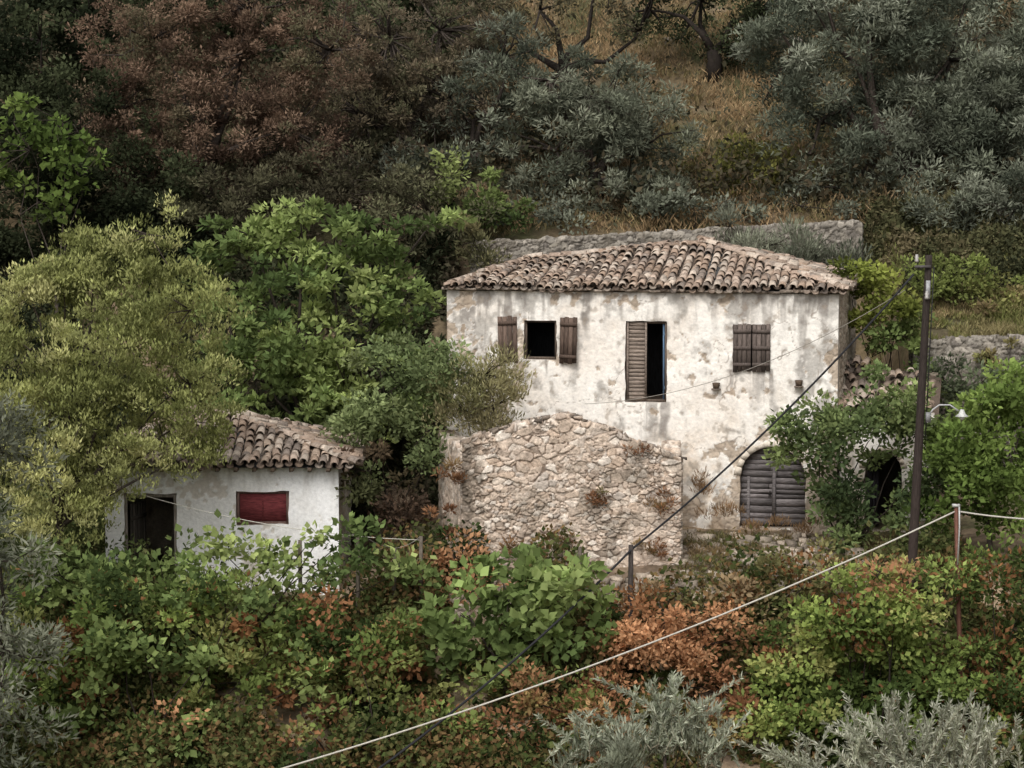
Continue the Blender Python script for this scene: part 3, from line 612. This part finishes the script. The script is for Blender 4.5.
plant("shrub", "thicket coloured near black as the deep shade beneath the olive crown", "shrub", 13.4, 950, [(900, 235, 60, 22), (980, 240, 60, 24), (1030, 225, 40, 30), (850, 215, 40, 16)], G_drk, dens=3.2, seed=68, tree=False, bright=.9)  # dark foliage added as the deep shade under the olive
plant("olive_tree", "olive tree drooping over the grassy terrace", "tree", 11.5, 1000, [(1020, 205, 45, 36), (1060, 180, 50, 70), (960, 205, 45, 24), (1010, 240, 20, 16)], G_old, dens=3.0, seed=9, trunk=.10, bright=1.4, **OL)
plant("bare_tree", "dark bare branching tree on the dry slope", "tree", 22, 560, [(540, 10, 70, 45), (600, -10, 60, 50), (640, 30, 50, 40), (500, 30, 50, 40)], [(.08, .07, .045), (.12, .11, .065)], dens=.4, seed=10, trunk=.26, nb=300, rc=.6, barkc=(.03, .024, .02))
plant("bare_tree", "dark tree with twisting branches above the dry grass", "tree", 25, 710, [(700, 0, 60, 40), (760, 10, 50, 50), (740, 45, 40, 25), (650, 10, 40, 30)], G_drk, dens=1.6, seed=11, trunk=.26, nb=200, rc=.6, barkc=(.03, .024, .02))
plant("oak_tree", "dark evergreen tree high on the slope", "tree", 26, 330, [(340, 20, 110, 60), (220, 10, 90, 60), (440, 30, 60, 50), (120, 60, 100, 90)], G_drk, dens=2.5, seed=12, L_=.2, W_=.12, rc=.7)
plant("fig_tree", "bright green leafy climber over a dark trunk", "tree", 9, 60, [(30, 150, 45, 50), (80, 180, 32, 40), (20, 215, 45, 40), (60, 120, 30, 25)], G_brt, dens=1.3, seed=13, L_=.22, W_=.15, gap=.45, per=40, bright=1.1, trunk=.06)
plant("shrub", "dark tangled shrub below the terrace", "shrub", 12, 60, [(40, 210, 70, 60), (130, 205, 70, 60), (80, 130, 70, 60), (20, 250, 60, 50), (110, 250, 80, 35)], G_drk, dens=3.5, seed=14, tree=False, bright=1.1)
plant("shrub", "dark brown tangled thicket", "shrub", 11.5, 330, [(250, 200, 70, 40), (340, 190, 65, 45), (430, 215, 60, 35), (180, 210, 40, 30)], [(.045, .038, .027), (.085, .08, .048), (.14, .14, .08)], dens=2.6, seed=15, tree=False, nb=200, L_=.15, W_=.06, gap=.4)
plant("shrub", "fresh green shrub at the foot of an olive tree", "shrub", 12.3, 490, [(470, 180, 40, 28), (505, 208, 40, 20), (450, 215, 30, 22)], G_grn, dens=2.6, seed=16, tree=False, L_=.16, W_=.10, bright=1.2, gap=.4)
plant("shrub", "low yellow-green bush on the slope", "shrub", 16, 745, [(740, 165, 60, 28), (700, 180, 35, 28), (790, 185, 35, 25), (760, 200, 50, 18)], [(.07, .075, .022), (.13, .13, .04), (.18, .17, .055)], dens=3, seed=17, tree=False, bright=1.2)
plant("shrub", "grey spiky shrub growing over the terrace wall", "shrub", 10.4, 770, [(770, 245, 45, 20), (815, 252, 30, 18), (730, 226, 28, 14), (850, 262, 20, 14)], G_olv, dens=2.2, seed=18, tree=False, up=.9, L_=.2, W_=.035, bright=1.3)
plant("shrub", "dull green scrub at the foot of the terrace wall", "shrub", 10.2, 520, [(500, 264, 36, 10), (462, 245, 20, 22), (470, 226, 16, 10)], [(.08, .08, .045), (.13, .125, .065), (.18, .16, .08)], dens=2., seed=66, tree=False, up=.6, L_=.16, W_=.05)
plant("shrub", "grey-green scrub behind the terrace wall", "shrub", 12.8, 690, [(720, 205, 45, 16), (660, 208, 40, 12), (800, 206, 60, 16), (560, 213, 60, 10)], G_old, dens=2.4, seed=63, tree=False, bright=1.2)
plant("climber", "yellow-green creeper hanging over the annex", "climbing plant", 2.6, 880, [(862, 272, 28, 24), (892, 295, 30, 38), (872, 322, 18, 18), (905, 262, 20, 16)], [(.11, .13, .035), (.20, .23, .055), (.28, .30, .08)], dens=2.8, seed=19, tree=False, L_=.15, W_=.11, bright=1.)
plant("climber", "leafy growth smothering the end of the annex roof", "climbing plant", 2.2, 905, [(898, 335, 22, 22), (915, 325, 16, 28), (920, 365, 18, 28), (885, 350, 16, 10), (910, 392, 24, 14)], G_grn, dens=3., seed=69, tree=False, L_=.15, W_=.10, bright=1.05, ry=.5)
plant("shrub", "low green growth on the grassy terrace", "shrub", 6, 960, [(960, 302, 55, 22), (1020, 310, 40, 22), (940, 322, 30, 18), (990, 328, 60, 14), (960, 275, 50, 14), (1010, 285, 40, 16)], [(.13, .15, .05), (.18, .215, .065), (.24, .24, .09), (.22, .17, .09)], dens=2.6, seed=21, tree=False, bright=1.1)
plant("shrub", "dry trailing growth over the retaining wall", "shrub", 2.7, 970, [(960, 338, 22, 7), (1010, 339, 18, 6), (985, 360, 10, 12)], [(.15, .15, .06), (.24, .19, .10)], dens=1.8, seed=67, tree=False, ry=.25, rc=.2)
# --- mid trees
plant("walnut_tree", "broad bright-green leafy tree behind the white shed", "tree", 2.5, 330, [(255, 245, 60, 38), (330, 255, 65, 42), (395, 250, 50, 38), (300, 320, 90, 55), (385, 320, 60, 50), (430, 225, 35, 16), (270, 385, 70, 50), (345, 390, 70, 55), (300, 225, 55, 22), (230, 300, 40, 60), (385, 400, 50, 45), (300, 430, 60, 30), (240, 400, 25, 22)], G_grn, dens=3.0, seed=22, L_=.21, W_=.11, trunk=.16, gap=.37, rc=.42, per=60, flat=.35, nb=40, bright=1.3)
plant("shrub", "grey-green bush beside the house corner", "shrub", -1.2, 400, [(400, 385, 48, 45), (430, 430, 26, 45), (375, 440, 38, 42), (445, 365, 30, 25), (358, 425, 22, 32)], [(.09, .115, .05), (.145, .18, .08), (.20, .23, .105)], dens=3.2, seed=23, tree=False, nb=30, gap=.34)
plant("shrub", "wispy yellowish shrub growing out of the ruined shed", "shrub", -1.4, 480, [(485, 375, 33, 30), (495, 405, 28, 30), (465, 410, 24, 35), (475, 390, 38, 30)], [(.13, .13, .06), (.19, .18, .09), (.24, .215, .12)], dens=2.6, seed=24, tree=False, L_=.14, W_=.035, nb=50, up=.8, gap=.3)
plant("yellow_green_tree", "tall yellow-green almond tree with airy upright foliage", "tree", -5.5, 40, [(150, 235, 30, 45), (60, 275, 45, 45), (190, 310, 42, 44), (120, 330, 80, 65), (30, 350, 50, 65), (190, 385, 48, 50), (90, 410, 80, 55), (165, 445, 50, 34), (25, 290, 35, 35), (50, 470, 60, 50), (105, 270, 35, 34), (212, 425, 30, 28), (110, 480, 40, 24), (205, 450, 28, 18), (85, 235, 14, 20), (50, 525, 40, 26), (90, 520, 22, 24)], G_yel, dens=3.2, seed=25, L_=.11, W_=.042, trunk=.10, gap=.415, rc=.34, nb=90, up=.7, bright=1.12, per=70, adk=.25)
plant("olive_tree", "grey olive branches at the slope edge", "tree", -12, -20, [(-5, 450, 45, 45), (-5, 560, 40, 60), (5, 650, 40, 60), (0, 730, 45, 50)], G_olv, dens=2.8, seed=26, trunk=.12, bright=1.1, **OL)
plant("dead_bush", "dry brown tangle coloured dark as the shade between the buildings", "shrub", -2.5, 390, [(385, 500, 42, 30), (410, 525, 25, 25), (360, 470, 25, 30)], [(.045, .034, .025), (.08, .052, .036), (.07, .075, .035)], dens=2.6, seed=27, tree=False, nb=100)  # dead growth with the shadow between the buildings put into its colour
plant("shrub", "broad leafy tangle filling the gap before the annex", "shrub", -3, 850, [(815, 440, 36, 34), (850, 425, 44, 34), (895, 400, 40, 28), (838, 465, 32, 34), (812, 462, 22, 22), (912, 425, 26, 24), (842, 500, 26, 26), (835, 525, 34, 16), (880, 432, 38, 22), (915, 500, 14, 30), (930, 470, 20, 40), (900, 538, 40, 14)], [(.06, .085, .038), (.12, .155, .062), (.18, .215, .085)], dens=3.8, seed=28, L_=.15, W_=.09, gap=.30, tree=False, nb=10, grow=1.15)
plant("citrus_tree", "dense bright green tree beside the utility pole", "tree", -4, 990, [(980, 440, 50, 45), (1020, 420, 50, 50), (965, 480, 38, 35), (1010, 485, 55, 45), (1040, 380, 30, 25), (985, 400, 34, 24), (950, 460, 24, 44), (960, 515, 40, 20), (1010, 525, 40, 16)], G_brt, dens=3.8, seed=29, L_=.16, W_=.10, gap=.32, bright=1.05, trunk=.07)
plant("shrub", "grey-green bush below the retaining wall", "shrub", 1.5, 950, [(945, 385, 30, 24), (985, 380, 38, 24), (1020, 378, 30, 25), (938, 430, 26, 40)], [(.07, .085, .05), (.12, .14, .08)], dens=3.2, seed=30, tree=False, gap=.3)
for u, v, a, b, sd in ((703, 492, 8, 20, 0), (720, 512, 24, 8, 1), (765, 525, 30, 6, 2), (480, 600, 30, 12, 3), (800, 524, 18, 9, 4)):
    plant("dry_weeds", "dry brown weeds against the house wall", "plant", -1.7 if v < 550 else -4.8, u, [(u, v, a, b)], [(.18, .12, .07), (.28, .18, .10)], dens=1.6, seed=32+sd, tree=False, up=1, L_=.16, W_=.02, rc=.2, stem=False, bright=1.1)
for u, v, a, b, sd in ((600, 502, 13, 9, 0), (660, 500, 13, 11, 1), (447, 520, 16, 22, 2), (636, 450, 14, 4, 3), (560, 540, 14, 6, 4), (450, 470, 12, 20, 5), (510, 548, 18, 7, 6), (650, 550, 22, 7, 7)):
    plant("wall_weeds", "russet tuft rooted in the rubble wall", "plant", -4.2, u, [(u, v, a, b)], [(.16, .08, .045), (.28, .15, .08), (.15, .14, .06)], dens=1.9, seed=42+sd, tree=False, up=.5, L_=.12, W_=.03, rc=.14, ry=.12, stem=False, bright=1, gap=.2)
# --- foreground
plant("grape_vine", "leafy green vine sprawling before the white shed", "vine", -6.8, 230, [(215, 560, 50, 24), (270, 568, 50, 24), (345, 560, 40, 26), (368, 532, 22, 18), (400, 572, 30, 16), (180, 582, 55, 30), (322, 532, 22, 14), (130, 592, 55, 32), (270, 588, 60, 25), (60, 575, 50, 30), (222, 536, 18, 10), (340, 520, 14, 8)], G_grn, dens=2.5, seed=50, tree=False, L_=.18, W_=.14, per=40, gap=.37, nb=20)
plant("bramble", "dense green bramble thicket flecked with russet", "shrub", -8.5, 150, [(70, 600, 55, 40), (150, 630, 75, 45), (230, 625, 60, 42), (60, 680, 60, 50), (150, 700, 85, 50), (250, 690, 75, 50), (120, 750, 90, 30)], G_mix, dens=3.6, seed=51, tree=False, dead=.05, L_=.15, W_=.10, gap=.38, nb=0)
plant("grape_vine", "trailing bright vine over the bramble thicket", "vine", -9.6, 150, [(120, 640, 40, 22), (200, 650, 50, 24), (90, 700, 45, 24), (290, 640, 40, 20), (240, 605, 40, 16), (180, 600, 30, 14), (330, 690, 30, 16), (200, 735, 50, 18)], G_grn, dens=2.0, seed=64, tree=False, L_=.19, W_=.15, per=40, gap=.44, nb=0, bright=1.35)
plant("bramble", "mixed green and yellowing thicket on the bank", "shrub", -8.8, 360, [(320, 640, 55, 36), (385, 648, 42, 28), (330, 710, 70, 45), (420, 710, 60, 45), (280, 755, 90, 30)], G_mix, dens=3.6, seed=52, tree=False, dead=.14, deadc=(.36, .18, .09), L_=.14, W_=.10, gap=.38, nb=0)
plant("fig_tree", "young fig with broad light green leaves", "tree", -8, 500, [(500, 570, 42, 32), (560, 598, 50, 40), (460, 615, 48, 34), (530, 640, 58, 36), (592, 625, 28, 28), (485, 660, 60, 30), (520, 600, 50, 40)], [(.085, .12, .042), (.15, .20, .068), (.23, .28, .105)], dens=3.0, seed=53, L_=.25, W_=.19, per=30, rc=.4, flat=.5, trunk=.06, gap=.36, nb=10, bright=1.35)
plant("dead_bush", "orange-brown withered bush among green brambles", "shrub", -8.3, 670, [(660, 628, 48, 32), (705, 645, 42, 36), (640, 655, 36, 28), (690, 610, 28, 18), (620, 690, 40, 20), (720, 690, 40, 18)], G_rus, dens=3.0, seed=54, tree=False, L_=.12, W_=.075, gap=.38, bright=1.1)
plant("dead_bush", "russet bramble patch drying on the bank", "shrub", -9.9, 330, [(300, 715, 36, 16), (250, 740, 30, 14), (360, 670, 24, 12), (170, 720, 26, 12)], G_rus, dens=1.5, seed=70, tree=False, L_=.13, W_=.09, gap=.44, bright=.95, nb=0)
plant("dead_bush", "small russet bush at the foot of the ruined shed", "shrub", -5.3, 460, [(455, 560, 20, 18), (480, 590, 30, 12), (440, 590, 26, 14)], G_rus, dens=2.4, seed=55, tree=False, bright=1.15)
plant("bramble", "rust-tinged thicket near the bank", "shrub", -9.2, 560, [(540, 705, 50, 32), (610, 715, 60, 34), (700, 715, 55, 34), (570, 745, 70, 28), (480, 745, 60, 30)], [(.08, .09, .03), (.16, .16, .055), (.30, .18, .09), (.13, .16, .05)], dens=3.2, seed=56, tree=False, dead=.25, deadc=(.38, .19, .10), gap=.38, nb=0)
plant("bramble", "rounded green bramble mound draped with creeper", "shrub", -9.3, 860, [(860, 600, 58, 36), (820, 640, 62, 45), (900, 650, 68, 50), (850, 700, 85, 50), (940, 700, 55, 60), (780, 700, 45, 50), (900, 590, 40, 25)], [(.055, .08, .025), (.12, .16, .045), (.19, .235, .068), (.24, .24, .088)], dens=3.8, seed=57, tree=False, dead=.03, L_=.13, W_=.10, gap=.36, nb=0)
plant("bramble", "brownish green scrub beside the bank", "shrub", -6.6, 760, [(740, 582, 42, 18), (790, 579, 45, 18), (720, 610, 35, 22), (840, 564, 40, 15), (770, 610, 50, 25), (640, 602, 30, 14)], [(.10, .10, .045), (.17, .16, .07), (.26, .19, .11)], dens=3., seed=58, tree=False, dead=.12, nb=0)
plant("bramble", "dark scrub with dry reddish patches by the iron post", "shrub", -8.8, 1000, [(990, 568, 42, 30), (1020, 620, 50, 50), (990, 690, 55, 50), (1030, 740, 55, 40), (940, 582, 40, 26)], G_mix, dens=3.2, seed=59, tree=False, dead=.14, gap=.36, nb=0)
plant("dead_bush", "reddish dry creeper over the bramble mound", "shrub", -9.9, 890, [(880, 572, 28, 12), (905, 590, 26, 12)], G_rus, dens=1.6, seed=60, tree=False, bright=1)
plant("olive_tree", "silvery young olive foliage rising from the slope", "tree", -14, 650, [(650, 750, 75, 26), (600, 762, 40, 24), (690, 725, 28, 20)], [(.20, .22, .16), (.29, .31, .23), (.36, .38, .30)], dens=2.4, seed=61, trunk=.05, up=1.2, L_=.15, W_=.032, rc=.3, nb=5, bright=1.)
shoots("olive_tree", "cluster of upright silvery olive shoots with narrow leaves", -14, [(665, 750, 682, 28, 22), (600, 765, 720, 18, 18), (715, 760, 712, 12, 12)], [(.28, .31, .22), (.40, .42, .32), (.50, .52, .41)])
shoots("olive_tree", "pale silvery olive shoots with upright narrow leaves", -16, [(860, 790, 730, 28, 30), (915, 790, 700, 36, 26), (970, 790, 708, 28, 18), (800, 790, 750, 14, 20)], [(.34, .36, .26), (.48, .49, .38), (.62, .62, .51)])
# undergrowth
def scatter(name, n, x0, x1, y0, y1, hmax, cols, L_, W_, up, lab=None, dens_f=None, seed=70, thr=.38):
    x = rng.uniform(x0, x1, n); y = rng.uniform(y0, y1, n); k = fbm(np.stack([x, y, 0*x], 1)*.9, 3, seed)
    keep = (k > thr)
    keep &= ~((x > -1.9) & (x < 11.0) & (y > -1.6) & (y < 8.6)); keep &= ~((x > -2) & (x < 4.2) & (y > -4.1) & (y < 1)); keep &= ~((x > -10) & (x < -3.9) & (y > -3.15) & (y < 1.4))
    if dens_f is not None: keep &= rng.random(n) < dens_f(x, y)
    x, y, k = x[keep], y[keep], k[keep]; n = len(x)
    P = np.stack([x, y, terrain(x, y)+rng.random(n)**1.5*hmax*sst(thr-.05, .65, k)*1.3], 1)
    cols = np.array(cols); t = np.clip((fbm(P*.7, 3, seed+1)-.5)*2.5+.5+rng.normal(0, .15, n), 0, .999)*(len(cols)-1); i0 = t.astype(int); f = (t-i0)[:, None]
    c = (cols[i0]*(1-f)+cols[i0+1]*f)*rng.uniform(.65, 1.35, (n, 1))
    obj(name, mesh_np(name, leaf_quads(P, L_, W_, up), np.arange(4*n).reshape(-1, 4), np.repeat(c, 4, 0)), M_grass, kind="stuff", label=lab)
nearhouse = lambda x, y: 1-.85*sst(-6.2, -4.6, y)*sst(.5, 2.5, x)*sst(9.5, 8, x)
scatter("undergrowth", 230000, -16, 17, -13, -4.2, 1.0, [(.05, .07, .025), (.10, .125, .04), (.24, .14, .07), (.08, .11, .035), (.16, .16, .065), (.055, .075, .025)], .15, .10, .2, "mixed green and russet undergrowth covering the bank", nearhouse)  # colours darkened to put shade into the gaps between the bushes
scatter("grass", 110000, -2, 20, 12.4, 36, .35, [(.40, .285, .16), (.30, .21, .12), (.19, .17, .08), (.40, .29, .17)], .28, .035, 1.2, "dry tawny grass on the hillside", seed=80)
scatter("grass", 70000, 10.4, 20, 3.4, 12, .25, [(.32, .25, .135), (.19, .21, .07), (.30, .255, .13)], .22, .03, 1.2, "green and tawny grass on the terrace", seed=82, thr=.3)
scatter("undergrowth", 60000, 10.4, 22, 7, 13, .7, [(.05, .055, .03), (.10, .10, .048), (.17, .14, .08)], .18, .09, .2, "low olive-brown scrub on the terrace", seed=92, thr=.35)
scatter("undergrowth", 150000, -18, -1.6, 1.5, 12.4, 1.6, [(.025, .032, .018), (.055, .062, .033), (.075, .062, .042)], .18, .10, .2, "dark undergrowth behind the buildings", seed=84)
scatter("undergrowth", 60000, -16, -8.5, -6.2, 2, 1.3, [(.07, .09, .035), (.13, .16, .06), (.16, .15, .07)], .15, .08, .2, "leafy growth around the shed doorway", seed=94, thr=.3)
openp = lambda x, y: 1-.95*np.maximum(sst(4.2, 5.2, x)*sst(11.5, 10, x)*sst(15, 17, y), sst(-1, 1, x)*sst(6, 5, x)*sst(21, 23, y))
scatter("undergrowth", 150000, -22, 24, 13, 40, 1.5, [(.04, .038, .023), (.075, .068, .042), (.11, .085, .055), (.08, .082, .05), (.06, .062, .038)], .24, .12, .3, "brown and olive scrub covering the hillside", openp, seed=88, thr=.33)
scatter("grass", 30000, 3.5, 11, -6, -1.1, .15, [(.22, .16, .09), (.13, .14, .05), (.28, .20, .12)], .14, .02, 1.2, "sparse weeds on the trodden earth", seed=86)
S = Soup()
for k in range(760):
    r = rng.random(); x = rng.uniform(3.6, 8.5) if r < .65 else rng.uniform(-1.5, 5); y = rng.uniform(-5.6, -1.3) if r < .65 else rng.uniform(-5.8, -4.4)
    s = rng.uniform(.04, .17)*(1 if rng.random() < .9 else 1.8); th = rng.uniform(0, 3); R = np.array([[math.cos(th), -math.sin(th), 0], [math.sin(th), math.cos(th), 0], [0, 0, 1]])
    S.box((x, y, gz(x, y)+s*.25), (s*1.6, s*1.1, s), np.array([.42, .35, .28])*rng.uniform(.5, 1.3), M=R, jit=s*.28)
obj("rubble", S.mesh("rubble"), M_stone, kind="stuff", label="loose stones fallen on the bare earth")
# ================================================================ LIGHT
w = bpy.data.worlds.new("World"); bpy.context.scene.world = w; w.use_nodes = True; nt = w.node_tree
bg = nt.nodes['Background']; sky = nt.nodes.new('ShaderNodeTexSky'); sky.sky_type = 'NISHITA'; sky.sun_disc = False
EL, AZ = math.radians(48), math.radians(198)
sky.sun_elevation = EL; sky.sun_rotation = AZ; sky.air_density = 1.0; sky.dust_density = 4
hs = nt.nodes.new('ShaderNodeHueSaturation'); hs.inputs['Saturation'].default_value = .05
nt.links.new(sky.outputs[0], hs.inputs['Color']); nt.links.new(hs.outputs[0], bg.inputs[0]); bg.inputs[1].default_value = .15
sl = bpy.data.lights.new("sun", 'SUN'); so = bpy.data.objects.new("sun", sl); C.objects.link(so); sl.energy = 1.5; sl.angle = math.radians(30); sl.color = (1, .955, .89)
d = Vector((math.sin(AZ)*math.cos(EL), math.cos(AZ)*math.cos(EL), math.sin(EL))); so.rotation_euler = d.to_track_quat('Z', 'Y').to_euler()
sc = bpy.context.scene; sc.view_settings.view_transform = 'Standard'; sc.view_settings.look = 'None'; sc.view_settings.exposure = 0
